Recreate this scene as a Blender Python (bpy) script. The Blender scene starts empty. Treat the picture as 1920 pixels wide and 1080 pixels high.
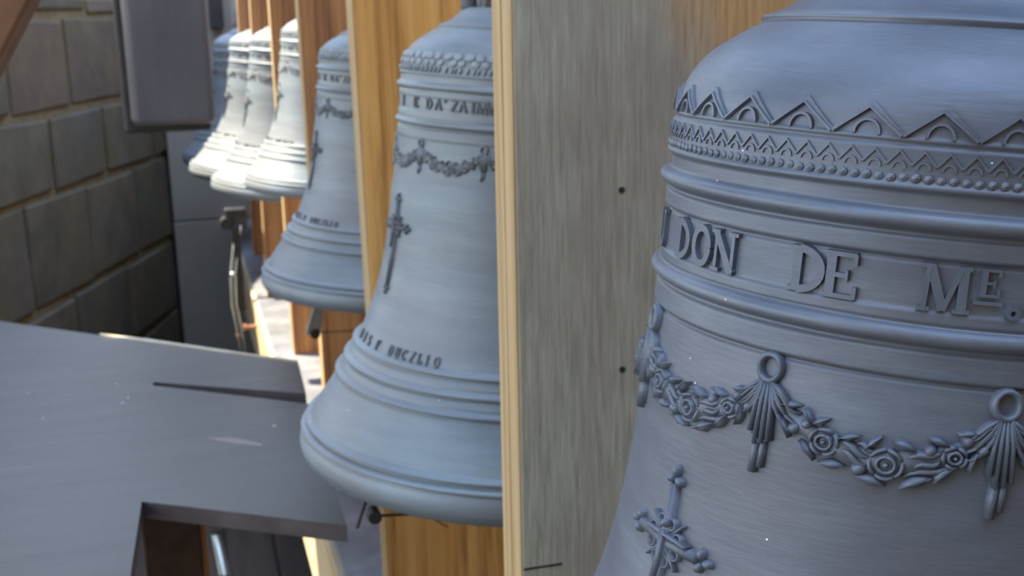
import bpy, bmesh, math, random
import numpy as np
from mathutils import Matrix, Vector
random.seed(7)
S = bpy.context.scene
COL = S.collection
R = math.radians
H0 = 1.6                       # camera height above the floor boards; every height below is given relative to the camera

# ------------------------------------------------------------------ camera
yaw, pitch, roll = 0.2766, 0.2266, -0.0238
fw = Vector((math.sin(yaw)*math.cos(pitch), math.cos(yaw)*math.cos(pitch), -math.sin(pitch)))
rt = Vector((math.cos(yaw), -math.sin(yaw), 0))
up = rt.cross(fw)
rt2 = rt*math.cos(roll) + up*math.sin(roll)
up2 = -rt*math.sin(roll) + up*math.cos(roll)
cd = bpy.data.cameras.new('camera'); cam = bpy.data.objects.new('camera', cd); COL.objects.link(cam)
m = Matrix((rt2, up2, -fw)).transposed().to_4x4(); m.translation = Vector((0, 0, H0))
cam.matrix_world = m
cd.sensor_width = 36.0; cd.lens = 2146.5/1920*36; cd.clip_start = 0.02
cd.dof.use_dof = True; cd.dof.focus_distance = 0.52; cd.dof.aperture_fstop = 18
S.camera = cam

# ------------------------------------------------------------------ light
W = bpy.data.worlds.new('sky'); S.world = W; W.use_nodes = True
nt = W.node_tree; nt.nodes.clear()
tc = nt.nodes.new('ShaderNodeTexCoord'); sp = nt.nodes.new('ShaderNodeSeparateXYZ')
rp = nt.nodes.new('ShaderNodeValToRGB'); bg = nt.nodes.new('ShaderNodeBackground'); wo = nt.nodes.new('ShaderNodeOutputWorld')
mr = nt.nodes.new('ShaderNodeMapRange'); mr.inputs[1].default_value = -1; mr.inputs[2].default_value = 1
nt.links.new(tc.outputs['Generated'], sp.inputs[0]); nt.links.new(sp.outputs[2], mr.inputs[0])
nt.links.new(mr.outputs[0], rp.inputs[0]); nt.links.new(rp.outputs[0], bg.inputs[0]); nt.links.new(bg.outputs[0], wo.inputs[0])
e = rp.color_ramp.elements
e[0].position = 0.42; e[0].color = (0.30, 0.285, 0.26, 1)
e[1].position = 1.0; e[1].color = (0.70, 1.0, 1.55, 1)
k = e.new(0.52); k.color = (0.92, 0.95, 0.95, 1)
bg.inputs[1].default_value = 3.6
sun = bpy.data.lights.new('sun', 'SUN'); sun.energy = 18.0; sun.angle = R(0.6); sun.color = (1.0, 0.86, 0.63)
so = bpy.data.objects.new('sun', sun); COL.objects.link(so)
SUN_EL = R(54); tosun = Vector((-0.85*math.cos(SUN_EL), 0.527*math.cos(SUN_EL), math.sin(SUN_EL)))
so.rotation_euler = tosun.to_track_quat('Z', 'Y').to_euler(); so.location = (-3, 3, 6)
S.view_settings.view_transform = 'Standard'; S.view_settings.look = 'None'
S.view_settings.exposure = 0.0; S.view_settings.gamma = 1.0; S.view_settings.use_curve_mapping = False

# ------------------------------------------------------------------ materials
def mat(name, cols, pos=None, scale=(4, 4, 4), detail=6, rough=0.6, metal=0.0, bump=0.0, bscale=None, tint=None, tscale=2.0, tamt=0.5,
        coord='Object', spec=0.5, distort=0.0, roughv=0.0, specks=None):
    M = bpy.data.materials.new(name); M.use_nodes = True
    n = M.node_tree.nodes; l = M.node_tree.links
    b = n['Principled BSDF']
    t = n.new('ShaderNodeTexCoord'); mp = n.new('ShaderNodeMapping'); mp.inputs['Scale'].default_value = scale
    l.new(t.outputs[coord], mp.inputs[0])
    nz = n.new('ShaderNodeTexNoise'); nz.inputs['Scale'].default_value = 1; nz.inputs['Detail'].default_value = detail
    nz.inputs['Roughness'].default_value = 0.62; nz.inputs['Distortion'].default_value = distort
    l.new(mp.outputs[0], nz.inputs['Vector'])
    r = n.new('ShaderNodeValToRGB'); l.new(nz.outputs[0], r.inputs[0])
    pos = pos or [0.32 + 0.36*i/(len(cols)-1) for i in range(len(cols))]
    el = r.color_ramp.elements
    el[0].position = pos[0]; el[0].color = (*cols[0], 1); el[1].position = pos[-1]; el[1].color = (*cols[-1], 1)
    for p, c in zip(pos[1:-1], cols[1:-1]):
        q = el.new(p); q.color = (*c, 1)
    out = r.outputs[0]
    if tint:
        n2 = n.new('ShaderNodeTexNoise'); n2.inputs['Scale'].default_value = tscale; n2.inputs['Detail'].default_value = 4
        l.new(t.outputs[coord], n2.inputs['Vector'])
        r2 = n.new('ShaderNodeMapRange'); r2.inputs[1].default_value = 0.42; r2.inputs[2].default_value = 0.66; r2.inputs[4].default_value = tamt
        l.new(n2.outputs[0], r2.inputs[0])
        mx = n.new('ShaderNodeMix'); mx.data_type = 'RGBA'; mx.inputs[7].default_value = (*tint, 1)
        l.new(r2.outputs[0], mx.inputs[0]); l.new(out, mx.inputs[6]); out = mx.outputs[2]
    if specks:
        vo = n.new('ShaderNodeTexVoronoi'); vo.inputs['Scale'].default_value = specks[0]; l.new(t.outputs[coord], vo.inputs['Vector'])
        lt = n.new('ShaderNodeMapRange'); lt.inputs[1].default_value = specks[1]; lt.inputs[2].default_value = specks[1]*0.6
        l.new(vo.outputs['Distance'], lt.inputs[0])
        mx = n.new('ShaderNodeMix'); mx.data_type = 'RGBA'; mx.inputs[7].default_value = (0.75, 0.78, 0.8, 1)
        l.new(lt.outputs[0], mx.inputs[0]); l.new(out, mx.inputs[6]); out = mx.outputs[2]
    l.new(out, b.inputs['Base Color'])
    b.inputs['Roughness'].default_value = rough; b.inputs['Metallic'].default_value = metal
    b.inputs['Specular IOR Level'].default_value = spec
    if bump:
        bz = nz
        if bscale:
            mp2 = n.new('ShaderNodeMapping'); mp2.inputs['Scale'].default_value = bscale; l.new(t.outputs[coord], mp2.inputs[0])
            bz = n.new('ShaderNodeTexNoise'); bz.inputs['Scale'].default_value = 1; bz.inputs['Detail'].default_value = 5
            l.new(mp2.outputs[0], bz.inputs['Vector'])
        bp = n.new('ShaderNodeBump'); bp.inputs['Strength'].default_value = bump; bp.inputs['Distance'].default_value = 0.004
        l.new(bz.outputs[0], bp.inputs['Height']); l.new(bp.outputs[0], b.inputs['Normal'])
    return M

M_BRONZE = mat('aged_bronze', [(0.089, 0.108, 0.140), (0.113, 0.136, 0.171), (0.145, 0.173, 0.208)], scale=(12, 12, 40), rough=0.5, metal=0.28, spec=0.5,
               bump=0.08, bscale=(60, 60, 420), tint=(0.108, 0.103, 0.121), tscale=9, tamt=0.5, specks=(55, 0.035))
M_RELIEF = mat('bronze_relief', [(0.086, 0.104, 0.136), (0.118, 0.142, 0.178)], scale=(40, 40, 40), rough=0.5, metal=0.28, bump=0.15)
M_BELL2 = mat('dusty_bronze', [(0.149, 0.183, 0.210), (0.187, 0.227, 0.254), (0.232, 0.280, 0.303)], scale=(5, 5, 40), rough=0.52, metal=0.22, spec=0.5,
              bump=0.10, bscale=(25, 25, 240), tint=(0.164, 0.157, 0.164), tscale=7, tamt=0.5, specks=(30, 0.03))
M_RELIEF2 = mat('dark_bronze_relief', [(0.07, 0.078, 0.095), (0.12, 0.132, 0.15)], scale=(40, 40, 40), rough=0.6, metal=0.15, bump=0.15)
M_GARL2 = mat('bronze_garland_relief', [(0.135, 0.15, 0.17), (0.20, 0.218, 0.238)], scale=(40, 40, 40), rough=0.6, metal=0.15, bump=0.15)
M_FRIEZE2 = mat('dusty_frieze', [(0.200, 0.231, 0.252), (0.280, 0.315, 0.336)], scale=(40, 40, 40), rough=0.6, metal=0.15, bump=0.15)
M_IRON = mat('dark_iron', [(0.03, 0.03, 0.035), (0.07, 0.07, 0.075)], scale=(30, 30, 30), rough=0.5, metal=0.6, bump=0.1)
M_STEEL = mat('galvanised_steel', [(0.42, 0.46, 0.43), (0.60, 0.64, 0.60)], scale=(30, 30, 8), rough=0.35, metal=0.7)
M_STEELP = mat('grey_steel', [(0.20, 0.23, 0.22), (0.33, 0.36, 0.35)], scale=(30, 30, 8), rough=0.45, metal=0.6)
M_COPPER = mat('copper', [(0.45, 0.2, 0.12), (0.6, 0.3, 0.2)], scale=(30, 30, 8), rough=0.4, metal=0.6)
M_GOLD = mat('golden_oak', [(0.20, 0.075, 0.015), (0.66, 0.35, 0.095), (0.80, 0.48, 0.16)], scale=(42, 42, 1.6), detail=9, rough=0.55,
             bump=0.25, bscale=(170, 170, 5), tint=(0.56, 0.25, 0.06), tscale=2.5, tamt=0.5, distort=0.3)
M_BROWN = mat('brown_oak', [(0.11, 0.040, 0.012), (0.380, 0.166, 0.054), (0.500, 0.248, 0.086)], scale=(42, 42, 1.6), detail=9, rough=0.6,
              bump=0.25, bscale=(170, 170, 5), tint=(0.15, 0.08, 0.05), tscale=3, tamt=0.5, distort=0.3)
M_EDGE = mat('pale_lit_oak', [(0.281, 0.176, 0.071), (0.429, 0.300, 0.143), (0.499, 0.375, 0.204)], scale=(120, 120, 2.0), detail=6, rough=0.65, bump=0.3, bscale=(260, 260, 4))  # light on the board edges is put into this paler oak
M_LITRIM = mat('lit_pale_edge', [(0.36, 0.30, 0.20), (0.52, 0.46, 0.33)], scale=(14, 14, 30), rough=0.7)  # pale colour stands in for light along the timber's far rim
M_PLANK = mat('grey_painted_timber', [(0.048, 0.041, 0.039), (0.058, 0.052, 0.048), (0.071, 0.064, 0.059)], scale=(4, 22, 22), detail=8, rough=0.5,
              bump=0.2, bscale=(14, 120, 120), tint=(0.055, 0.055, 0.050), tscale=4, tamt=0.6, specks=(14, 0.03))
M_SLOT = mat('dark_timber_edge', [(0.030, 0.026, 0.028), (0.055, 0.048, 0.05)], scale=(20, 20, 20), rough=0.7)
M_ARRIS = mat('dark_brown_edge', [(0.035, 0.028, 0.028), (0.075, 0.062, 0.062)], scale=(8, 30, 30), rough=0.7)
M_SCUFF = mat('scuffed_bare_wood', [(0.151, 0.118, 0.113), (0.193, 0.168, 0.160)], scale=(30, 90, 30), rough=0.7)
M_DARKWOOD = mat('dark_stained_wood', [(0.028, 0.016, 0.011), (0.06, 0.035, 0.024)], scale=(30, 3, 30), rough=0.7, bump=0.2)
M_BOX = mat('dark_grey_paint', [(0.060, 0.060, 0.068), (0.092, 0.092, 0.104)], scale=(10, 10, 3), rough=0.38, bump=0.1)
M_BLACK = mat('black_rubber', [(0.008, 0.008, 0.011), (0.02, 0.02, 0.024)], scale=(20, 20, 20), rough=0.6)
M_REDBROWN = mat('red_brown_timber', [(0.112, 0.044, 0.017), (0.189, 0.082, 0.030)], scale=(20, 20, 20), rough=0.6, bump=0.15)
M_SILLTOP = mat('lead_sheet', [(0.13, 0.14, 0.165), (0.20, 0.21, 0.24), (0.30, 0.31, 0.33)], scale=(10, 10, 10), detail=6, rough=0.5, metal=0.1, bump=0.3, tint=(0.16, 0.17, 0.20), tscale=6)
M_SILLSIDE = mat('pale_oak_sill', [(0.46, 0.34, 0.18), (0.66, 0.54, 0.36)], scale=(40, 2, 60), detail=7, rough=0.6, bump=0.2)
M_BACKWALL = mat('grey_render', [(0.216, 0.202, 0.180), (0.288, 0.273, 0.248)], scale=(2.5, 2.5, 2.5), rough=0.75, bump=0.2, tint=(0.29, 0.30, 0.275), tscale=1.4, tamt=0.7)
M_MORTAR = mat('sandy_mortar', [(0.086, 0.068, 0.037), (0.144, 0.115, 0.066)], scale=(20, 20, 20), rough=0.95, bump=0.4)
def stone(i):
    c = [(0.078, 0.066, 0.049), (0.064, 0.060, 0.046), (0.074, 0.056, 0.042), (0.058, 0.053, 0.046)][i]
    return mat('dark_stone', [tuple(v*0.72 for v in c), c, tuple(v*1.35 for v in c)], scale=(7, 7, 7), detail=8, rough=0.85, bump=0.5, bscale=(40, 40, 40),
               tint=(0.085, 0.072, 0.030), tscale=3.2, tamt=0.55)
M_STONES = [stone(i) for i in range(4)]
M_FLOOR = mat('old_floor_boards', [(0.022, 0.014, 0.010), (0.05, 0.032, 0.022)], scale=(20, 2, 20), rough=0.75, bump=0.3)
M_SHADE = mat('sun_blocker_boards', [(0.10, 0.07, 0.045), (0.17, 0.12, 0.08)], scale=(20, 2, 20), rough=0.8, bump=0.2)  # for the unseen boards added to block the sun

# weathered oak of the near board: grey outside, brown low on the left, orange high on the right where the rain never reached
def weathered():
    M = bpy.data.materials.new('weathered_oak'); M.use_nodes = True
    n = M.node_tree.nodes; l = M.node_tree.links; b = n['Principled BSDF']
    t = n.new('ShaderNodeTexCoord')
    def noise(sc, det, dist=0.0):
        mp = n.new('ShaderNodeMapping'); mp.inputs['Scale'].default_value = sc; l.new(t.outputs['Object'], mp.inputs[0])
        z = n.new('ShaderNodeTexNoise'); z.inputs['Scale'].default_value = 1; z.inputs['Detail'].default_value = det
        z.inputs['Roughness'].default_value = 0.65; z.inputs['Distortion'].default_value = dist
        l.new(mp.outputs[0], z.inputs['Vector']); return z
    def ramp(src, stops):
        r = n.new('ShaderNodeValToRGB'); l.new(src, r.inputs[0]); el = r.color_ramp.elements
        el[0].position = stops[0][0]; el[0].color = (*stops[0][1], 1); el[1].position = stops[-1][0]; el[1].color = (*stops[-1][1], 1)
        for p, c in stops[1:-1]:
            q = el.new(p); q.color = (*c, 1)
        return r.outputs[0]
    def mix(f, a, c):
        x = n.new('ShaderNodeMix'); x.data_type = 'RGBA'
        l.new(f, x.inputs[0]); l.new(a, x.inputs[6])
        if isinstance(c, tuple): x.inputs[7].default_value = (*c, 1)
        else: l.new(c, x.inputs[7])
        return x.outputs[2]
    g = noise((230, 230, 14), 9, 0.3); g2 = noise((9, 9, 3.0), 6)
    grey = ramp(g.outputs[0], [(0.30, (0.21, 0.195, 0.145)), (0.5, (0.32, 0.305, 0.235)), (0.70, (0.42, 0.405, 0.315))])
    patch = ramp(g2.outputs[0], [(0.42, (0, 0, 0)), (0.66, (0.6, 0.6, 0.6))])
    c1 = mix(patch, grey, (0.22, 0.175, 0.15))
    sx = n.new('ShaderNodeSeparateXYZ'); l.new(t.outputs['Object'], sx.inputs[0])
    # orange zone: high and to the right
    a1 = n.new('ShaderNodeMath'); a1.operation = 'MULTIPLY_ADD'; a1.inputs[1].default_value = 0.6; l.new(sx.outputs[2], a1.inputs[0]); l.new(sx.outputs[0], a1.inputs[2])
    w = noise((25, 25, 3), 5)
    a2 = n.new('ShaderNodeMath'); a2.operation = 'MULTIPLY_ADD'; a2.inputs[1].default_value = 0.14; l.new(w.outputs[0], a2.inputs[0]); l.new(a1.outputs[0], a2.inputs[2])
    z = n.new('ShaderNodeMapRange'); z.inputs[1].default_value = WEATHER[0]; z.inputs[2].default_value = WEATHER[1]; z.inputs[4].default_value = 0.9
    l.new(a2.outputs[0], z.inputs[0])
    og = ramp(g.outputs[0], [(0.30, (0.28, 0.14, 0.045)), (0.5, (0.43, 0.245, 0.095)), (0.7, (0.55, 0.34, 0.15))])
    c2 = mix(z.outputs[0], c1, og)
    l.new(c2, b.inputs['Base Color']); b.inputs['Roughness'].default_value = 0.75; b.inputs['Specular IOR Level'].default_value = 0.3
    bp = n.new('ShaderNodeBump'); bp.inputs['Strength'].default_value = 0.3; bp.inputs['Distance'].default_value = 0.003
    l.new(g.outputs[0], bp.inputs['Height']); l.new(bp.outputs[0], b.inputs['Normal'])
    return M
WEATHER = (0.745, 0.82)
M_WEATHER = weathered()

# ------------------------------------------------------------------ helpers
class MB:
    def __init__(s): s.v = []; s.f = []; s.mi = []
    def add(s, v, f, mi=0):
        o = len(s.v); s.v += [tuple(p) for p in v]; s.f += [tuple(i+o for i in q) for q in f]; s.mi += [mi]*len(f)
    def box(s, a, b, mi=0):
        x0, y0, z0 = a; x1, y1, z1 = b
        s.add([(x0,y0,z0),(x1,y0,z0),(x1,y1,z0),(x0,y1,z0),(x0,y0,z1),(x1,y0,z1),(x1,y1,z1),(x0,y1,z1)],
              [(0,3,2,1),(4,5,6,7),(0,1,5,4),(1,2,6,5),(2,3,7,6),(3,0,4,7)], mi)
    def prism(s, poly, z0, z1, mi=0):
        n = len(poly)
        s.add([(x,y,z0) for x,y in poly]+[(x,y,z1) for x,y in poly],
              [tuple(range(n-1,-1,-1)), tuple(range(n,2*n))]+[(i,(i+1)%n,n+(i+1)%n,n+i) for i in range(n)], mi)
    def tube(s, pts, r, seg=10, mi=0, cap=True):
        pts = [Vector(p) for p in pts]; rs = r if isinstance(r, (list, tuple)) else [r]*len(pts)
        v = []; f = []; ref = None
        for i, p in enumerate(pts):
            d = (pts[min(i+1, len(pts)-1)]-pts[max(i-1, 0)]).normalized()
            if ref is None: ref = d.orthogonal().normalized()
            ref = (ref - d*ref.dot(d)).normalized(); o = d.cross(ref)
            for k in range(seg):
                a = 2*math.pi*k/seg; v.append(p + (ref*math.cos(a)+o*math.sin(a))*rs[i])
        for i in range(len(pts)-1):
            for k in range(seg):
                f.append((i*seg+k, i*seg+(k+1)%seg, (i+1)*seg+(k+1)%seg, (i+1)*seg+k))
        if cap: f += [tuple(range(seg-1,-1,-1)), tuple((len(pts)-1)*seg+k for k in range(seg))]
        s.add(v, f, mi)
    def lathe(s, prof, seg=48, mi=0):
        v = []; f = []; n = len(prof)
        cs = [(math.cos(2*math.pi*k/seg), math.sin(2*math.pi*k/seg)) for k in range(seg)]
        for r, z in prof:
            for c, q in cs: v.append((r*c, r*q, z))
        for i in range(n-1):
            for k in range(seg):
                k2 = (k+1) % seg; f.append((i*seg+k, (i+1)*seg+k, (i+1)*seg+k2, i*seg+k2))
        s.add(v, f, mi)
    def sphere(s, c, r, seg=16, rings=10, mi=0):
        prof = [(max(r*math.sin(math.pi*i/rings), 1e-5), -r*math.cos(math.pi*i/rings)) for i in range(rings+1)]
        t = MB(); t.lathe(prof, seg); s.add([(x+c[0], y+c[1], z+c[2]) for x, y, z in t.v], [tuple(reversed(q)) for q in t.f], mi)
    def obj(s, name, mats, parent=None, smooth=False, bevel=0, loc=None, bseg=2):
        me = bpy.data.meshes.new(name); me.from_pydata(s.v, [], s.f)
        if not isinstance(mats, (list, tuple)): mats = [mats]
        for m_ in mats: me.materials.append(m_)
        me.polygons.foreach_set('material_index', s.mi)
        bm = bmesh.new(); bm.from_mesh(me)
        if bevel: bmesh.ops.bevel(bm, geom=bm.edges[:], offset=bevel, segments=bseg, profile=0.5, affect='EDGES', clamp_overlap=True)
        bmesh.ops.recalc_face_normals(bm, faces=bm.faces); bm.to_mesh(me); bm.free()
        if smooth: me.polygons.foreach_set('use_smooth', [True]*len(me.polygons))
        o = bpy.data.objects.new(name, me); COL.objects.link(o)
        if parent: o.parent = parent
        if loc: o.location = loc
        return o
def tag(o, label=None, cat=None, group=None, kind=None):
    if label: o['label'] = label
    if cat: o['category'] = cat
    if group: o['group'] = group
    if kind: o['kind'] = kind
    return o
def empty(name, loc, label=None, cat=None, group=None):
    o = bpy.data.objects.new(name, None); o.empty_display_size = 0.05; COL.objects.link(o); o.location = loc
    return tag(o, label, cat, group)
def L(x, y, h): return (x, y, h+H0)

# ------------------------------------------------------------------ setting
# stone wall on the left: blocks laid on a mortar core
C0 = Vector((-0.0906, 5.75, 0)); WD = Vector((-0.29549, -0.95534, 0))            # from the far corner towards the viewer
WN = Vector((0.95534, -0.29549, 0))                                              # towards the bells
def wall_pt(s, out, h): p = C0+WD*s+WN*out; return (p.x, p.y, h+H0)
def wall_block(mb, s0, s1, h0, h1, o0, o1, j=0.0):
    r = lambda: random.uniform(-j, j)
    q = [(s0+r(), o0, h0+r()), (s1+r(), o0, h0+r()), (s1+r(), o0, h1+r()), (s0+r(), o0, h1+r())]
    q += [(a, o1+r()*0.7, b) for a, _, b in q]
    mb.add([wall_pt(*p) for p in q], [(0,1,2,3),(7,6,5,4),(0,4,5,1),(1,5,6,2),(2,6,7,3),(3,7,4,0)])
mb = MB(); wall_block(mb, -0.05, 2.75, -1.6, 0.15, -0.32, -0.012)
wl = mb.obj('wall_left', M_MORTAR); tag(wl, 'dark rough stone block wall with sandy joints', kind='structure')
rows = [(-1.6, -1.34, [0.32, 0.86, 1.42, 2.0]), (-1.32, -0.985, [0.07, 0.615, 1.20, 1.76, 2.3]), (-0.965, -0.585, [0.42, 0.98, 1.545, 2.1]),
        (-0.565, -0.292, [0.13, 0.73, 1.262, 1.80, 2.36]), (-0.272, 0.062, [0.46, 1.03, 1.55, 2.08]), (0.082, 0.15, [0.2, 0.78, 1.33, 1.9, 2.4])]
for h0, h1, js in rows:
    ed = [-0.04]+js+[2.74]
    for a, b in zip(ed, ed[1:]):
        if b-a < 0.06: continue
        mb = MB(); wall_block(mb, a+0.015, b-0.015, h0+0.006, h1-0.006, -0.05, random.uniform(-0.002, 0.008), 0.008)
        mb.obj('stone_block', M_STONES[random.randrange(4)], wl, bevel=0.009)
# end wall
mb = MB(); mb.box(L(-0.30, 5.80, -1.6), L(2.2, 6.0, 0.30))
wb = mb.obj('wall_back', M_BLACK); tag(wb, 'grey rendered end wall behind the farthest bells', kind='structure')
for (x0, x1, h0, h1) in ((-0.072, 0.72, -1.6, -0.905), (-0.070, 0.72, -0.90, 0.30), (0.725, 2.2, -1.6, -0.62), (0.725, 2.2, -0.615, 0.30)):
    mb = MB(); mb.box(L(x0, 5.755, h0), L(x1, 5.81, h1)); mb.obj('wall_panel', M_BACKWALL, wb, bevel=0.006)
# unseen wall added right of the bells to keep that side dark
mb = MB(); mb.box(L(1.35, -1.2, -1.6), L(1.6, 6.0, 1.3)); wr_ = mb.obj('shade_wall_right', M_STONES[2]); tag(wr_, kind='structure')
# floor
mb = MB(); mb.box(L(-2.2, -1.4, -1.75), L(1.6, 6.2, -1.625)); fl = mb.obj('floor', M_FLOOR); tag(fl, 'dark floor boards below the bell frame', kind='structure')
x = -1.2
while x < 1.3:
    w = random.uniform(0.13, 0.17); mb = MB(); mb.box(L(x, 0.3, -1.63), L(x+w-0.008, 5.74, -1.6+random.uniform(-.003, .003)))
    mb.obj('floor_board', M_FLOOR, fl, bevel=0.003); x += w
# overhead boards, unseen, added to keep sun off near bells, timber and floor
mb = MB(); mb.box(L(-1.70, 0.1, 1.70), L(-0.30, 3.25, 1.75)); mb.box(L(-3.3, 0.1, 1.76), L(-1.66, 6.5, 1.80)); ce = mb.obj('sun_blocker', M_SHADE); tag(ce, kind='structure')

mb = MB(); mb.box(L(-1.75, 5.62, 1.70), L(-0.20, 7.0, 1.75)); tag(mb.obj('far_sun_blocker_1', M_SHADE), kind='structure')  # unseen overhead board added to shade the farthest bell
# unseen wall added behind the viewer to cut light on the bell fronts
mb = MB(); mb.box(L(-2.3, -1.4, -1.6), L(1.6, -1.2, 2.3)); tag(mb.obj('shade_wall_front', M_STONES[2]), kind='structure')

# ------------------------------------------------------------------ bell frame: sill, posts
sill = empty('sill_beam', L(0.193, 3.2, -1.156), 'long pale oak sill beam capped with grey metal under the upright boards', 'beam')
mb = MB(); mb.box((0, -2.1, 0), (0.75, 2.5, 0.236)); mb.obj('beam_body', M_SILLSIDE, sill, bevel=0.004)
mb = MB(); mb.box((0.012, -2.1, 0.232), (0.75, 2.5, 0.246)); mb.obj('metal_cap', M_SILLTOP, sill, bevel=0.003)

POSTS = [(0.2608, 0.9028, 0.0044), (0.2431, 1.6341, -0.0107), (0.2506, 2.4244, -0.0064), (0.2553, 3.207, -0.0031), (0.2539, 3.9882, 0.0131), (0.2540, 4.77, 0.008)]
PLAB = ['broad weathered grey oak board with nail holes behind the nearest bell',
        'golden oak upright board right behind the second nearest bell',
        'brown oak upright board with pale edge behind the third nearest bell',
        'thin pale edged brown board, the fourth upright from the front',
        'thin pale edged brown board, the fifth upright from the front',
        'farthest upright board, a pale sliver beside the end wall']
for i, (px, py, lean) in enumerate(POSTS):
    p = empty('upright_board', L(px, py, -0.91), PLAB[i], 'board', 'upright boards between the bells')
    p.rotation_euler = (0, lean, 0)
    p.location.x = px - lean*0.91
    hgt = 1.50; w = 0.58; t = 0.0593
    mb = MB(); mb.box((0.0015, 0.0, 0), (w, t, hgt)); mb.obj('board_face', M_WEATHER if i == 0 else (M_GOLD if i in (1,) else M_BROWN), p, bevel=0.0015)
    mb = MB()                                                    # edge strip with a shallow groove, paler oak carries the sunlight on it
    mb.box((0, 0.0008, 0), (0.002, t*0.46, hgt)); mb.box((0.0010, t*0.46, 0), (0.002, t*0.53, hgt)); mb.box((0, t*0.53, 0), (0.002, t-0.0008, hgt))
    mb.obj('lit_edge', M_EDGE, p)
    if i == 0: near_board = p
# ------------------------------------------------------------------ bells
PROF = np.array([(.0925, -.1300), (.1043, -.1372), (.1174, -.1464), (.1263, -.1563), (.1316, -.1667), (.1340, -.1783), (.1346, -.19), (.1344, -.2161), (.1345, -.2458),
        (.1356, -.2827), (.1371, -.2984), (.1387, -.3143), (.1404, -.35), (.1430, -.385), (.1470, -.415), (.1558, -.4555), (.1676, -.4906),
        (.182, -.5195), (.2007, -.5554), (.2192, -.5875), (.2299, -.6078), (.2350, -.6220), (.2338, -.6330), (.2275, -.6430)])
def smooth_prof(P):
    z = -P[:, 1]; r = P[:, 0]; d = np.gradient(r, z)
    def f(q):
        q = np.clip(q, z[0], z[-1]); i = np.clip(np.searchsorted(z, q)-1, 0, len(z)-2); h = z[i+1]-z[i]; t = (q-z[i])/h
        return ((1+2*t)*(1-t)**2*r[i]+t*(1-t)**2*h*d[i]+t*t*(3-2*t)*r[i+1]+t*t*(t-1)*h*d[i+1])
    return f
FR = smooth_prof(PROF)
def rad(z): return float(FR(np.array([-z]))[0])
def surf(th, z, h):
    r = rad(z); dr = (rad(z-0.001)-rad(z+0.001))/0.002            # growth downwards
    nl = math.hypot(1, dr); nr, nz = 1/nl, dr/nl
    rr = r+h*nr; return (rr*math.cos(th), rr*math.sin(th), z+h*nz)
def bell_profile(rolls, fine):
    zs = np.arange(-.1300, -.6430, -fine); z = -zs; r = FR(z)
    for zc, hw, ht, kind in rolls:
        t = (z+zc)/hw
        if kind == 'r': r += np.where(abs(t) < 1, ht*np.sqrt(np.clip(1-t*t, 0, 1)), 0)
        elif kind == 'b': r += ht*np.clip((1-abs(t))*6, 0, 1)        # flat band
        elif kind == 'g': r -= np.where(abs(t) < 1, ht*(1-t*t), 0)   # groove
    out = [(0.0001, -.1055), (.040, -.1055), (.0640, -.1065), (.0690, -.1090), (.0725, -.1140), (.0775, -.1190), (.0855, -.1245), (.0935, -.1272), (.0945, -.1290)]
    out += list(zip(r.tolist(), zs.tolist()))
    out += [(.2225, -.6460), (.2150, -.6450), (.1960, -.6100), (.1700, -.5600), (.1480, -.5050), (.1340, -.4400), (.1260, -.3600), (.1220, -.2500), (.1150, -.1700), (.08, -.1450), (.0001, -.1400)]
    return out
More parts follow.
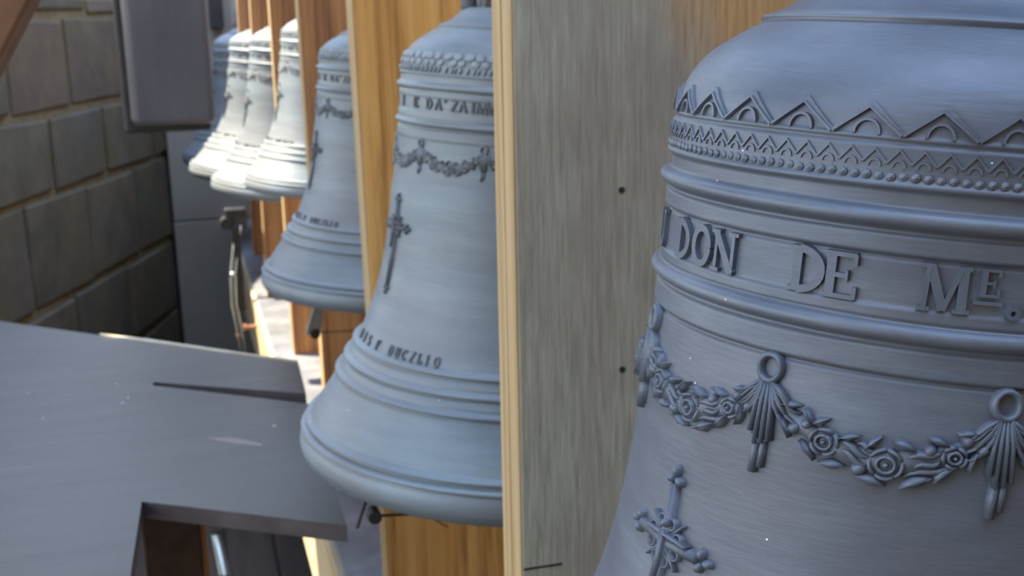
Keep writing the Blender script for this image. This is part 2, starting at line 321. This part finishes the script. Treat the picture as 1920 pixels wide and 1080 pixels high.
class Relief:
    """ornament laid on the bell: local u runs along the circumference (metres), v up the bell"""
    def __init__(s): s.mb = MB()
    def P(s, th0, z0, u, v, h):
        z = z0+v; return surf(th0+u/rad(z), z, h)
    def dome(s, th0, z0, u, v, a, b, ang, h, n=8, m=3, point=0.0, base=-0.0012):
        c, sn = math.cos(ang), math.sin(ang); vs = []; fs = []
        for i in range(m+1):
            q = i/m; rr = math.cos(q*math.pi/2); hh = h*math.sin(q*math.pi/2)
            if i == m:
                vs.append(s.P(th0, z0, u, v, h)); break
            for k in range(n):
                t = 2*math.pi*k/n; x = math.cos(t)*a*rr; y = math.sin(t)*b*rr*(1-point*abs(math.cos(t))**2)
                vs.append(s.P(th0, z0, u+x*c-y*sn, v+x*sn+y*c, hh if i else base))
        for i in range(m-1):
            for k in range(n): fs.append((i*n+k, i*n+(k+1) % n, (i+1)*n+(k+1) % n, (i+1)*n+k))
        for k in range(n): fs.append(((m-1)*n+k, (m-1)*n+(k+1) % n, m*n))
        s.mb.add(vs, fs)
    def ridge(s, th0, z0, pts, w, h, closed=False, n=5, base=-0.0012):
        pts = [Vector((p[0], p[1])) for p in pts]; N = len(pts); ws = w if isinstance(w, list) else [w]*N; hs = h if isinstance(h, list) else [h]*N
        vs = []; fs = []
        for i, p in enumerate(pts):
            a = pts[(i-1) % N] if closed else pts[max(i-1, 0)]; b = pts[(i+1) % N] if closed else pts[min(i+1, N-1)]
            d = (b-a); d = d.normalized() if d.length > 1e-9 else Vector((1, 0)); o = Vector((-d.y, d.x))
            for k in range(n):
                t = math.pi*k/(n-1); q = p+o*(math.cos(t)*ws[i]/2)
                vs.append(s.P(th0, z0, q.x, q.y, base if k in (0, n-1) else hs[i]*math.sin(t)))
        for i in range(N if closed else N-1):
            j = (i+1) % N
            for k in range(n-1): fs.append((i*n+k, j*n+k, j*n+k+1, i*n+k+1))
        if not closed: fs += [tuple(range(n)), tuple((N-1)*n+k for k in range(n-1, -1, -1))]
        s.mb.add(vs, fs)
    def bar(s, th0, z0, a, b, w, h, w2=None, base=-0.0012):
        """flat topped stroke from a to b"""
        a = Vector(a); b = Vector(b); d = (b-a).normalized(); o = Vector((-d.y, d.x)); w2 = w if w2 is None else w2; n = max(1, int((b-a).length/0.006))
        vs = []; fs = []
        for i in range(n+1):
            p = a.lerp(b, i/n); ww = w+(w2-w)*i/n
            for sd, hh in ((.5, base), (.42, h), (-.42, h), (-.5, base)):
                q = p+o*ww*sd; vs.append(s.P(th0, z0, q.x, q.y, hh))
        for i in range(n):
            for k in range(3): fs.append((i*4+k, (i+1)*4+k, (i+1)*4+k+1, i*4+k+1))
        fs += [(0, 1, 2, 3), (n*4+3, n*4+2, n*4+1, n*4)]
        s.mb.add(vs, fs)
    def stroke(s, th0, z0, pts, w, h):
        if len(pts) == 2: return s.bar(th0, z0, pts[0], pts[1], w, h)
        P = [Vector(p) for p in pts]; N = len(P); vs = []; fs = []
        for i, p in enumerate(P):
            d = (P[min(i+1, N-1)]-P[max(i-1, 0)]).normalized(); o = Vector((-d.y, d.x))
            for sd, hh in ((.5, -.0012), (.42, h), (-.42, h), (-.5, -.0012)):
                q = p+o*w*sd; vs.append(s.P(th0, z0, q.x, q.y, hh))
        for i in range(N-1):
            for k in range(3): fs.append((i*4+k, (i+1)*4+k, (i+1)*4+k+1, i*4+k+1))
        fs += [(0, 1, 2, 3), (N*4-1, N*4-2, N*4-3, N*4-4)]
        s.mb.add(vs, fs)
def arc(cx, cy, rx, ry, a0, a1, n=12): return [(cx+rx*math.cos(R(a0+(a1-a0)*i/n)), cy+ry*math.sin(R(a0+(a1-a0)*i/n))) for i in range(n+1)]
# roman letters with slab serifs; unit height, origin at the centre of the baseline
def glyph(ch):
    T, t, sf = .20, .10, .09
    st = lambda x, w=T: [([(x, 0), (x, 1)], w)]
    ser = lambda x, y, w=.34: [([(x-w/2, y), (x+w/2, y)], sf)]
    b, u = .045, .955
    G = {'D': st(-.22)+[(arc(-.18, .5, .52, .45, 90, -90), .17)]+ser(-.24, b)+ser(-.24, u),
         'O': [(arc(0, .5, .32, .44, 0, 360, 20), .17)],
         'N': st(-.28, t)+st(.30, t)+[([(-.30, .97), (.30, .03)], .19)]+ser(-.30, u, .30)+ser(-.28, b, .30)+ser(.30, u, .30),
         'E': st(-.2)+[([(-.34, u), (.32, u)], .1), ([(-.2, .5), (.16, .5)], .1), ([(-.34, b), (.34, b)], .1), ([(.30, .98), (.30, .74)], .09), ([(.33, .02), (.33, .28)], .09), ([(.14, .38), (.14, .62)], .07)],
         'M': [([(-.38, 0), (-.34, 1)], t), ([(-.32, .98), (0, .04)], .19), ([(0, .04), (.30, .98)], t), ([(.36, 0), (.34, 1)], .19)]+ser(-.38, b, .26)+ser(.36, b, .34)+ser(-.38, u, .22)+ser(.38, u, .22),
         'U': [([(-.26, 1), (-.26, .32)], T), ([(.28, 1), (.28, .32)], t), (arc(.01, .34, .27, .30, 180, 360), .13)]+ser(-.26, u)+ser(.28, u, .28),
         'I': st(0)+ser(0, b)+ser(0, u), 'F': st(-.16)+[([(-.3, u), (.32, u)], .1), ([(-.16, .5), (.18, .5)], .1), ([(.3, .98), (.3, .7)], .09)]+ser(-.16, b),
         'A': [([(-.34, 0), (0, 1)], t), ([(0, 1), (.34, 0)], T), ([(-.22, .34), (.2, .34)], .09)]+ser(-.34, b, .26)+ser(.34, b, .3),
         'Z': [([(-.3, u), (.3, u)], .1), ([(.28, .95), (-.28, .05)], T), ([(-.3, b), (.3, b)], .1)],
         'C': [(arc(0, .5, .32, .44, 45, 315, 16), .16), ([(.26, .98), (.26, .7)], .08)],
         'L': st(-.18)+[([(-.3, b), (.32, b)], .1), ([(.3, .02), (.3, .3)], .09)]+ser(-.18, u),
         'S': [(arc(0, .72, .24, .23, 40, 270, 12), .15), (arc(0, .28, .24, .23, 90, -140, 12), .15)],
         "'": [([(0, .72), (0, 1)], .18)], '.': [(arc(0, .14, .11, .11, 0, 360, 10), .1)]}
    return G[ch]
def letter(ch, th, z, size, parent, material, h, wide=1.0, underline=False):
    rl = Relief()
    for pts, w in glyph(ch): rl.stroke(th, z, [(x*size*wide, y*size) for x, y in pts], w*size*1.18, h*random.uniform(.93, 1.07))
    if underline: rl.bar(th, z, (-.5*size, -.22*size), (.5*size, -.22*size), .16*size, h)
    rl.mb.obj('letter', material, parent)

def garland(parent, th0, th1, z0, z1, material, k=1.0, rnd=None):
    rnd = rnd or random.Random(3); rl = Relief(); tm = (th0+th1)/2; half = (th1-th0)/2*rad(z1)
    f = lambda t: (half*t, z0+(z1-z0)*(1-abs(t)**1.9)-z1)          # t in -1..1, v relative to z1
    n = 24; pts = [f(-0.93+1.86*i/n) for i in range(n+1)]
    ws = [k*(0.0045+0.009*math.sin(math.pi*i/n)**0.8*(1+.3*math.sin(i*2.1))) for i in range(n+1)]
    rl.ridge(tm, z1, pts, ws, [k*0.0028*(1+.3*math.sin(i*1.7)) for i in range(n+1)])
    def frame(t):
        u, v = f(t); u2, v2 = f(t+.02); return u, v, math.atan2(v2-v, u2-u)
    def leaf(t, off, da, ln, wd=.42, h=.0044):
        u, v, a = frame(t); uu, vv = u-math.sin(a)*off*k, v+math.cos(a)*off*k; a += da; ln *= k
        rl.dome(tm, z1, uu, vv, ln, ln*wd, a, k*h, n=8, m=2, point=.7)
        rl.ridge(tm, z1, [(uu-math.cos(a)*ln*.85, vv-math.sin(a)*ln*.85), (uu, vv), (uu+math.cos(a)*ln*.9, vv+math.sin(a)*ln*.9)], [k*.0008, k*.0015, k*.0006], k*(h+.0009), n=3)
    def bud(t, off, s_, h=.0050):
        u, v, a = frame(t); rl.dome(tm, z1, u-math.sin(a)*off*k, v+math.cos(a)*off*k, s_*k, s_*k*.85, a+rnd.random(), k*h, n=9, m=3)
    def rose(t, off, s_):
        u, v, a = frame(t); u -= math.sin(a)*off*k; v += math.cos(a)*off*k; s_ *= k; a0 = rnd.random()*6
        rl.dome(tm, z1, u, v, s_, s_*.9, a, k*.0034, n=12, m=2)
        for q in range(5):
            b = a0+q*1.257; rl.ridge(tm, z1, arc(u, v, s_*.86, s_*.80, math.degrees(b), math.degrees(b)+86, 6), k*.0026, [k*x for x in (.0022, .0042, .0050, .0052, .0050, .0042, .0022)], n=4)
        for q in range(3):
            b = a0+.5+q*2.094; rl.ridge(tm, z1, arc(u, v, s_*.48, s_*.44, math.degrees(b), math.degrees(b)+130, 6), k*.0020, k*.0060, n=4)
        rl.dome(tm, z1, u, v, s_*.22, s_*.2, 0, k*.0068, n=7, m=2)
    def fold(t0, t1, off0, off1, w, h=.0046):
        p = []
        for q in range(7):
            t = t0+(t1-t0)*q/6; u, v, a = frame(t); o_ = off0+(off1-off0)*q/6+.0012*math.sin(q*1.05); p.append((u-math.sin(a)*o_*k, v+math.cos(a)*o_*k))
        rl.ridge(tm, z1, p, [w*k*x for x in (.5, .8, 1, 1.1, 1, .8, .4)], [h*k*x for x in (.6, .9, 1, 1, 1, .9, .6)], n=5)
    j = lambda q=.02: rnd.uniform(-q, q)
    for o_ in (.0022, -.0002, -.0026):                              # cloth drawn in from both tassels
        fold(-.97, -.66+j(.05), o_*1.1, o_*2.0, .0026); fold(.97, .68+j(.05), o_*1.1, o_*1.8, .0026)
    rose(-.42+j(), .0002, .0074); rose(.12+j(), -.0006, .0084); rose(.62+j(), -.0018, .0058); bud(-.66, -.0032, .0040); bud(-.60, .0024, .0036)
    bud(.80, -.0040, .0036); bud(.74, .0030, .0038); bud(-.10, -.0050, .0044); bud(.46, .0040, .0040)
    fold(-.30, -.02, .0040, .0020, .0042); fold(-.28, -.04, .0004, -.0024, .0038); fold(-.16, .02, .0062, .0052, .0030)
    fold(.26, .56, .0016, .0030, .0042); fold(.22, .60, -.0064, -.0046, .0034, .0036); fold(.30, .52, -.0028, -.0012, .0034)
    leaf(-.78, .0046, .7, .0060); leaf(-.72, -.0058, -.5, .0062); leaf(-.52, .0074, .9, .0056); leaf(-.50, -.0078, -.4, .0066); leaf(-.30, -.0080, .3, .0074)
    leaf(-.24, .0078, .5, .0058); leaf(-.02, .0086, .8, .0058); leaf(.00, -.0092, -.2, .0078); leaf(.26, .0080, -.5, .0064); leaf(.30, -.0094, .2, .0084)
    leaf(.50, -.0078, .4, .0070); leaf(.54, .0072, -.7, .0056); leaf(.70, -.0070, .8, .0056); leaf(.76, .0060, -.4, .0050); leaf(-.62, .0064, -.6, .0048)
    rl.mb.obj('garland', material, parent, smooth=True)
def tassel(parent, th, z, material, k=1.0):
    rl = Relief(); r = .0050*k
    rl.ridge(th, z, arc(0, -r*1.2, r, r*1.15, 0, 360, 14)[:-1], .0034*k, .0042*k, closed=True)
    for sd in (-1, 1):                                             # sleeves that run into the swags
        for j in range(3):
            rl.ridge(th, z, [(sd*.002*k, -.0115*k), (sd*(.0065-.001*j)*k, (-.0150-.0028*j)*k), (sd*(.0125-.0018*j)*k, (-.0205-.0035*j)*k)], [.0024*k, .0032*k, .0022*k], .0040*k)
    for j, (x, ln) in enumerate(((-.0044, .0345), (-.0015, .0395), (.0016, .0385), (.0045, .0370))):   # fluted ribbon tail
        rl.ridge(th, z, [(x*.35*k, -.011*k), (x*.8*k, -.022*k), (x*k, -ln*k)], [.0024*k, .0030*k, .0034*k], [.0036*k, .0044*k, .0046*k])
    rl.bar(th, z, (0, -.012*k), (0, -.036*k), .006*k, .0026*k, .0095*k)
    rl.ridge(th, z, [(-.0012*k, -.037*k), (-.0016*k, -.0525*k)], [.0040*k, .0048*k], .0038*k); rl.ridge(th, z, [(.0022*k, -.037*k), (.0018*k, -.0495*k)], [.0034*k, .0040*k], .0034*k)
    rl.mb.obj('tassel', material, parent, smooth=True)
def cross(parent, th, z, material, k=1.0, long=0.075):
    """z is where the arms meet; scrolled leafy crucifix"""
    rl = Relief(); h = .0042*k
    rl.ridge(th, z, [(0, -long), (0, -.02*k), (0, .030*k)], [.0068*k, .0078*k, .0072*k], h)
    rl.ridge(th, z, [(-.024*k, 0), (0, -.001*k), (.024*k, 0)], .0072*k, h)
    for cx, cy, a in ((0, .0335*k, math.pi/2), (-.0275*k, 0, math.pi), (.0275*k, 0, 0), (0, -long-.003*k, -math.pi/2)):      # trefoil ends
        for d in (0, 1.9, -1.9):
            rl.dome(th, z, cx+math.cos(a+d)*.0036*k, cy+math.sin(a+d)*.0036*k, .0036*k, .0028*k, a+d, h*1.15, n=8, m=2)
    for q in range(4):                                             # scrolls and rays in the corners
        a = math.pi/4+q*math.pi/2
        rl.ridge(th, z, [(math.cos(a)*.003*k, math.sin(a)*.003*k), (math.cos(a)*.017*k, math.sin(a)*.017*k)], [.0030*k, .0016*k], h*.9)
        for sd in (-.42, .42):
            px, py = math.cos(a+sd)*.0105*k, math.sin(a+sd)*.0105*k
            rl.ridge(th, z, arc(px, py, .0030*k, .0030*k, math.degrees(a)+180, math.degrees(a)+180+270*(1 if sd > 0 else -1), 9), .0017*k, h, n=4)
    # figure
    rl.ridge(th, z, [(0, .006*k), (.0006*k, -.008*k), (-.0006*k, -.026*k)], [.0055*k, .0046*k, .0028*k], h*1.7); rl.dome(th, z, .0008*k, .0098*k, .0028*k, .0032*k, 0, h*1.8, n=8, m=3)
    rl.ridge(th, z, [(-.018*k, .0035*k), (0, .004*k), (.018*k, .0035*k)], [.0018*k, .0032*k, .0018*k], h*1.6)
    rl.mb.obj('cross', material, parent, smooth=True)
def canons(parent, material, top):
    for q in range(6):
        a = R(q*60+0); mb = MB(); pts = []
        for r, z in ((.062, -.108), (.0645, -.085), (.067, -.05), (.066, top*.5-.02), (.064, top)): pts.append((r*math.cos(a), r*math.sin(a), z))
        mb.tube(pts, [.010, .0085, .0075, .0075, .008], 10); mb.obj('hanger_loop', material, parent, smooth=True)
    mb = MB(); mb.lathe([(0.0001, top), (.040, top), (.044, -.06), (.046, -.1060)], 24); mb.obj('crown_stem', M_IRON, parent, smooth=True)
def clapper(parent, material):
    mb = MB(); mb.tube([(0, 0, -.15), (0, 0, -.40), (0.004, 0, -.55)], [.008, .008, .010], 10); mb.sphere((0.004, 0, -.575), .033, 16, 10)
    mb.tube([(0.004, 0, -.60), (0.005, 0, -.65)], [.012, .009], 10); mb.obj('clapper', material, parent, smooth=True)

def ring_of(n): return [2*math.pi*i/n for i in range(n)]
def bell_body(rolls, fine, seg, material, parent):
    mb = MB(); mb.lathe(bell_profile(rolls, fine), seg); mb.obj('bell_body', material, parent, smooth=True)

TILT = -0.0951
BX, BY, BZ = 0.3988, 0.5235, 0.12
def bell_root(label, x, y, s=1.0, z=BZ):
    b = empty('bell', L(x, y, z), label, 'bell', 'bronze bells hung in a row'); b.rotation_euler = (0, -TILT, 0); b.scale = (s, s, s); return b

# --- the nearest bell
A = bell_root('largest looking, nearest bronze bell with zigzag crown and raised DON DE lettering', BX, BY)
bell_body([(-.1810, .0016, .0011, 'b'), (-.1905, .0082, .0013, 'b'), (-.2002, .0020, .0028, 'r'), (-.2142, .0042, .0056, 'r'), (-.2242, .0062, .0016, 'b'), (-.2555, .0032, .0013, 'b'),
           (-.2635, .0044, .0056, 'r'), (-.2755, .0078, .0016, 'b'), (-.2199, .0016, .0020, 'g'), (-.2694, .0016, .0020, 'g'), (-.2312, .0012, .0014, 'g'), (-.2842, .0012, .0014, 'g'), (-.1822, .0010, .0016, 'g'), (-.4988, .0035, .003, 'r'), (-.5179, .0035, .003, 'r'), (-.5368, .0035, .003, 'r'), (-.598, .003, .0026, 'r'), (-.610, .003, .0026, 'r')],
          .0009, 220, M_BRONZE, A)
per = R(360/28); v0 = R(-144.0)
rl = Relief()
for i in range(28):                                               # zigzag with little arches on the shoulder
    th = v0+per*(i+.5); hw = per/2*rad(-.18)
    rl.bar(th, -.1798, (-hw, 0), (0, .0132), .0024, .0014); rl.bar(th, -.1798, (hw, 0), (0, .0132), .0030, .0014)
    rl.bar(th, -.1798, (-hw*.98, .0002), (0, .0112), .0011, .0024); rl.bar(th, -.1798, (hw*.98, .0002), (0, .0112), .0011, .0024)
    rl.ridge(th, -.1798, arc(0, .0002, .0054, .0060, 0, 180, 10), .0021, .0022, n=4)
rl.mb.obj('zigzag_crest', M_BRONZE, A)
rl = Relief(); rnd0 = random.Random(11)
for i in range(28*3):                                             # chevrons and scallops of the frieze
    th = v0+per*i/3; w = per/3*rad(-.19)
    rl.ridge(th, -.1900, [(-w*.5, -.0012), (0, .0046), (w*.5, -.0012)], .0020, .0027, n=4)
    rl.ridge(th, -.1900, arc(0, -.0028, w*.26, .0030, 0, 180, 6), .0018, .0024, n=4)
    [rl.dome(th, -.1968, q*w*.25, .0006*rnd0.random(), w*.27, .0026, 0, .0030*rnd0.uniform(.8, 1.1), n=7, m=2) for q in (-1, 1)]
o = rl.mb.obj('scallop_frieze', M_BRONZE, A); o['kind'] = 'stuff'
for ch, th, s in (('U', 162.5, .0200), ('D', 179.2, .0200), ('O', -172.6, .0200), ('N', -165.2, .0200), ('D', -145.4, .0205), ('E', -138.9, .0205), ('M', -120.5, .0205)):
    letter(ch, R(th), -.2522, s, A, M_RELIEF, .0026)
letter('E', R(-113.0), -.2438, .0120, A, M_RELIEF, .0026, underline=True)
letter('.', R(-108.2), -.2528, .0200, A, M_RELIEF, .0022)
TA = [-192, -150, -107, -66, -25, 16, 57, 98, 133]; rnd = random.Random(5)
for i, t in enumerate(TA):
    tassel(A, R(t), -.2835, M_RELIEF, 1.08)
    t2 = TA[(i+1) % 9]+(360 if i == 8 else 0); garland(A, R(t), R(t2), -.3000, -.3215, M_RELIEF, .95, rnd)
cross(A, R(-169.5), -.3930, M_RELIEF, 1.0)
canons(A, M_BRONZE, .125); clapper(A, M_IRON)

# --- the second bell, then copies of it down the row
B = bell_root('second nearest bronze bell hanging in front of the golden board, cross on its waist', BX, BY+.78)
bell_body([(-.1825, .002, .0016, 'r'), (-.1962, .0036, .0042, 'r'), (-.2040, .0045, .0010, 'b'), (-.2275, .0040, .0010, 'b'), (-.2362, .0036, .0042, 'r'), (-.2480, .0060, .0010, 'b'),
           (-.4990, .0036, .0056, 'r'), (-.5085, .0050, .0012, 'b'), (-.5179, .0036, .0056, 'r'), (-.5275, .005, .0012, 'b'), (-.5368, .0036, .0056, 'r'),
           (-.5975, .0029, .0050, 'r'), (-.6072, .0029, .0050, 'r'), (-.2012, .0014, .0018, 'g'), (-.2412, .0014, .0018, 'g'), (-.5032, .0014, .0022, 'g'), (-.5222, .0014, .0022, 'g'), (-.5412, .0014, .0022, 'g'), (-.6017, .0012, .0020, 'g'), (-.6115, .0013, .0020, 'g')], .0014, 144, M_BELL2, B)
rl = Relief(); rb = random.Random(2)
for i in range(64):
    th = 2*math.pi*(i+rb.uniform(-.2, .2))/64; w = 2*math.pi/64*rad(-.17)*rb.uniform(.85, 1.2)
    rl.dome(th, -.163, 0, 0, w*.55, .0050, rb.uniform(-.3, .3), .0030, n=8, m=2); rl.dome(th, -.170, w*.5, 0, w*.45, .0042, rb.uniform(-.4, .4), .0028, n=8, m=2)
    rl.dome(th, -.1775, 0, 0, .0040, .0020, 1.3, .0030, n=6, m=2, point=.5); rl.dome(th, -.1775, w*.5, 0, .0040, .0020, 1.3, .0030, n=6, m=2, point=.5)
o = rl.mb.obj('leaf_frieze', M_FRIEZE2, B); o['kind'] = 'stuff'
for ch, th in zip("IEDA'ZAIMM", (-174, -160, -150, -144, -140, -135, -130.5, -125.5, -121.5, -117)): letter(ch, R(th), -.2205, .0118, B, M_RELIEF2, .0020)
for ch, th in zip('DISFDUCZLIO', (-180, -174, -168.5, -161, -152, -148, -144.2, -140.4, -136.8, -133.6, -129.5)): letter(ch, R(th), -.4950, .0110, B, M_RELIEF2, .0020, .8)
TB = [-190, -154, -119, -84, -48, -12, 24, 60, 96, 132]
for i, t in enumerate(TB):
    tassel(B, R(t), -.2540, M_GARL2, .72); t2 = TB[(i+1) % 10]+(360 if i == 9 else 0); garland(B, R(t), R(t2), -.2640, -.2820, M_GARL2, .72, rnd)
cross(B, R(-168.5), -.3560, M_RELIEF2, .95, .070)
canons(B, M_BELL2, .125); clapper(B, M_IRON)
BELLS = [(-.017, 2, (.90, .90), -.022, 'third nearest bell hanging in front of a brown board, bluish with dark relief'),
         (-.027, 3, (.80, .80), 0, 'fourth nearest bell, sunlit cream on the left and blue on the right'),
         (-.0165, 4, (1.067, .97), 0, 'brightest sunlit bell, overexposed white, fifth from the front'),
         (.003, 5, (1.38, 1.04), 0, 'cream bell sixth from the front, hanging before the end wall'),
         (-.046, 6, (1.25, 1.10), 0, 'farthest bell, dark and shaded, mostly hidden by the cream bell')]
def copy_tree(o, parent=None):
    c = o.copy(); COL.objects.link(c)
    if parent: c.parent = parent
    for ch in list(o.children): copy_tree(ch, c)
    return c
proto = B
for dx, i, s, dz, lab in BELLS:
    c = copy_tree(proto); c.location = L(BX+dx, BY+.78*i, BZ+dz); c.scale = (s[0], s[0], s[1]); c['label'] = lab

# headstocks carrying the bells
HL = ['oak headstock over the nearest bell', 'oak headstock over the second nearest bell', 'oak headstock over the third nearest bell', 'oak headstock over the fourth nearest bell',
      'oak headstock over the fifth bell from the front', 'oak headstock over the sixth bell from the front', 'oak headstock over the farthest bell']
HX = {b[1]: (b[0], b[3]) for b in BELLS}
for i in range(7):
    mb = MB(); mb.box((-.20, -.04, 0), (.30, .04, .12)); o = mb.obj('headstock', M_BROWN, bevel=.006, loc=L(BX+HX.get(i, (0, 0))[0], BY+.78*i, BZ+HX.get(i, (0, 0))[1]+.126*(1 if i < 2 else BELLS[i-2][2][1])+.0085))
    tag(o, HL[i], 'headstock', 'headstocks above the bells')

# ------------------------------------------------------------------ grey painted timber in the left foreground
pl = empty('frame_timber', L(-0.2, 1.6, -0.645), 'big grey painted notched timber lying flat in the left foreground', 'timber')
PO = [(.172, 2.062), (.1655, 1.872), (-.082, 2.031), (-.086, 2.02), (-.083, 2.011), (.1635, 1.816), (.156, 1.324), (-.0905, 1.487), (-.1, 1.20), (-.104, .62), (-.80, .62), (-.80, 2.98)]
mb = MB(); mb.prism([(x+.2, y-1.6) for x, y in PO], .022, .045); mb.mi = [1]+[0]+[2 if 3 <= q <= 9 else 1 for q in range(len(PO))]; o = mb.obj('timber_body', [M_PLANK, M_SLOT, M_ARRIS], pl)  # underside and side faces get separate dark edge materials
mb = MB(); mb.prism([(x+.2, y-1.6) for x, y in ((.168, 2.066), (-.19, 2.404), (-.196, 2.420), (-.10, 2.338), (.172, 2.074))], .012, .0462); o = mb.obj('lit_far_edge', M_LITRIM, pl); o['label'] = 'pale far arris with the light painted in'  # far rim painted pale for the light it catches
mb = MB(); mb.prism([(x+.2, y-1.6) for x, y in ((-.005, 1.706), (.03, 1.672), (.075, 1.640), (.077, 1.650), (.04, 1.690))], .040, .0456); o = mb.obj('scuff', M_SCUFF, pl); o['label'] = 'pinkish scraped bare patch'
# dark support under it
sp_ = empty('support_post', L(-.058, 1.60, -1.58), 'dark brown post under the grey timber with a paler right edge', 'post')
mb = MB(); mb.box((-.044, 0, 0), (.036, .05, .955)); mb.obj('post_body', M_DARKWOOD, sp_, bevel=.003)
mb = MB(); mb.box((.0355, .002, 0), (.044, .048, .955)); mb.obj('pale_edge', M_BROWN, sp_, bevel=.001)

# steel pull rod under the timber
rod = empty('pull_rod', L(.0, 1.45, -1.2), 'shiny steel rod with a nut hanging below the grey timber', 'rod')
mb = MB(); mb.tube([(.058, 0, 0), (.0, 0, .557)], .0072, 12); mb.obj('rod_shaft', M_STEEL, rod, smooth=True)
mb = MB(); mb.tube([(.0095, 0, .480), (.0075, 0, .492)], .0145, 6); mb.obj('rod_nut', M_STEEL, rod)
mb = MB(); mb.tube([(.0065, 0, .492), (.0055, 0, .500)], .0115, 12); mb.obj('rod_washer', M_STEELP, rod)

# ------------------------------------------------------------------ hanging dark grey board, top left
bx = empty('hanging_board', L(-.02, 3.16, -.238), 'dark grey rounded board hanging high in front of the stone wall', 'board')
mb = MB(); mb.box((-.100, -.035, 0), (.110, .06, .75)); mb.obj('board_body', M_BOX, bx, bevel=.022, bseg=4, smooth=True)
mb = MB(); mb.box((-.120, .0, -.018), (.098, .055, .75)); mb.obj('black_backing', M_BLACK, bx, bevel=.008)

mb = MB(); mb.box(L(.172, 5.66, .012), L(.236, 5.754, .60)); tag(mb.obj('wall_strut', M_BLACK, bevel=.004), 'black strut fixed to the end wall above the farthest bell', 'strut')
# reddish brace crossing the top left corner
mb = MB(); d = Vector((-.040, -.004, -.066)).normalized()
b0 = Vector(L(-.165, 1.55, .042)); side = Vector((-1, .05, .3)).normalized()
P = []
for t in (-.55, .45):
    c = b0-d*t
    for a, bdep in ((0, 0), (.12, 0), (.12, .07), (0, .07)): P.append(c+side*a+Vector((.1, 1, 0)).normalized()*bdep)
mb.add(P, [(0,3,2,1), (4,5,6,7), (0,1,5,4), (1,2,6,5), (2,3,7,6), (3,0,4,7)])
tag(mb.obj('diagonal_brace', M_REDBROWN, bevel=.004), 'reddish brown slanting brace in the top left corner', 'brace')

# ------------------------------------------------------------------ hammers, wires
def blade(name, pts, thick, material, parent):
    """flat plate outline in x, z with thickness along y"""
    mb = MB(); n = len(pts)
    mb.add([(x, -thick/2, z) for x, z in pts]+[(x, thick/2, z) for x, z in pts], [tuple(range(n)), tuple(range(2*n-1, n-1, -1))]+[(i, n+i, n+(i+1) % n, (i+1) % n) for i in range(n)])
    return mb.obj(name, material, parent, bevel=.0006, bseg=1)
hb = empty('hammer_lever', L(.168, 1.25, -.553), 'thin dark hammer lever with a wire under the lip of the second bell', 'lever', 'bell hammers')
blade('lever_blade', [(-.0115, -.018), (-.0075, -.018), (.016, .045), (.011, .045)], .008, M_IRON, hb)
mb = MB(); mb.tube([(.006, 0, -.006), (.05, 0, -.010), (.12, 0, -.020)], .0018, 8); mb.tube([(.07, 0, -.012), (.10, 0, -.034)], .0008, 6); mb.obj('pull_wire', M_IRON, hb)
mb = MB(); mb.tube([(.012, -.008, -.006), (.012, .012, -.006)], .008, 12); mb.obj('wire_eye', M_IRON, hb)
hc = empty('hammer_lever', L(.228, 2.25, -.57), 'grey triangular hammer lever with dark end under the third bell', 'lever', 'bell hammers')
blade('lever_blade', [(-.022, -.026), (.006, -.030), (.010, -.010), (.022, .050), (.004, .050)], .012, M_STEELP, hc)
mb = MB(); mb.tube([(-.004, -.012, -.026), (-.004, .012, -.026)], .010, 12); mb.obj('lever_pin', M_IRON, hc)
mb = MB(); mb.tube([(.002, 0, -.026), (.10, 0, -.03)], .0014, 6); mb.obj('pull_wire', M_IRON, hc)
# far hammer bracket and its wires
hd = empty('hammer_bracket', L(.155, 4.05, -.66), 'black hammer bracket with two hanging wires below the overexposed bell', 'bracket', 'bell hammers')
mb = MB(); mb.box((-.035, -.02, -.012), (.04, .03, .060)); mb.obj('bracket_plate', M_IRON, hd, bevel=.006)
mb = MB(); mb.tube([(-.03, -.03, .01), (-.03, .03, .01)], .022, 14); mb.obj('bracket_roller', M_BLACK, hd)
for dx in (-.012, .004):
    mb = MB(); mb.tube([(dx+.012, -.02, 0), (dx-.018, -.03, -.16), (dx-.024, -.04, -.27), (dx-.012, -.05, -.38), (dx-.006, -.05, -.47)], .0035, 8); mb.obj('hanging_wire', M_STEEL, hd, smooth=True)
mb = MB(); mb.box((-.014, -.03, -.30), (.012, -.012, .0)); mb.obj('dark_strap', M_BLACK, hd, bevel=.003)
for z, mm in ((-.165, M_STEEL), (-.385, M_COPPER)):
    mb = MB(); mb.sphere((-.024, -.045, z), .010, 10, 8); mb.obj('wire_clamp', mm, hd, smooth=True)
cb = empty('pipe_bolt', L(.180, 3.88, -.985), 'small copper coloured bolt on the sunlit side of the sill beam', 'bolt')
mb = MB(); mb.tube([(-.028, 0, 0), (.014, 0, 0)], .007, 10); mb.obj('bolt_shank', M_COPPER, cb)
mb = MB(); mb.tube([(-.034, 0, 0), (-.022, 0, 0)], .014, 6); mb.obj('bolt_head', M_COPPER, cb)

# ------------------------------------------------------------------ marks on the near board
nb = near_board
def near_local(x, h): return (x-.2608-.031, h+.91)
for x, h in ((.3925, -.139), (.3935, -.298)):
    lx, lz = near_local(x, h); mb = MB(); mb.tube([(lx-.006, -.0010, lz), (lx-.006, .004, lz)], .0027, 10); mb.obj('nail', M_BLACK, nb)
lx, lz = near_local(.30, -.475); mb = MB(); mb.prism([(lx-.006, -.0006), (lx+.030, -.0006), (lx+.030, .003), (lx-.006, .003)], lz-.0006, lz+.0012); mb.obj('split', M_BLACK, nb)
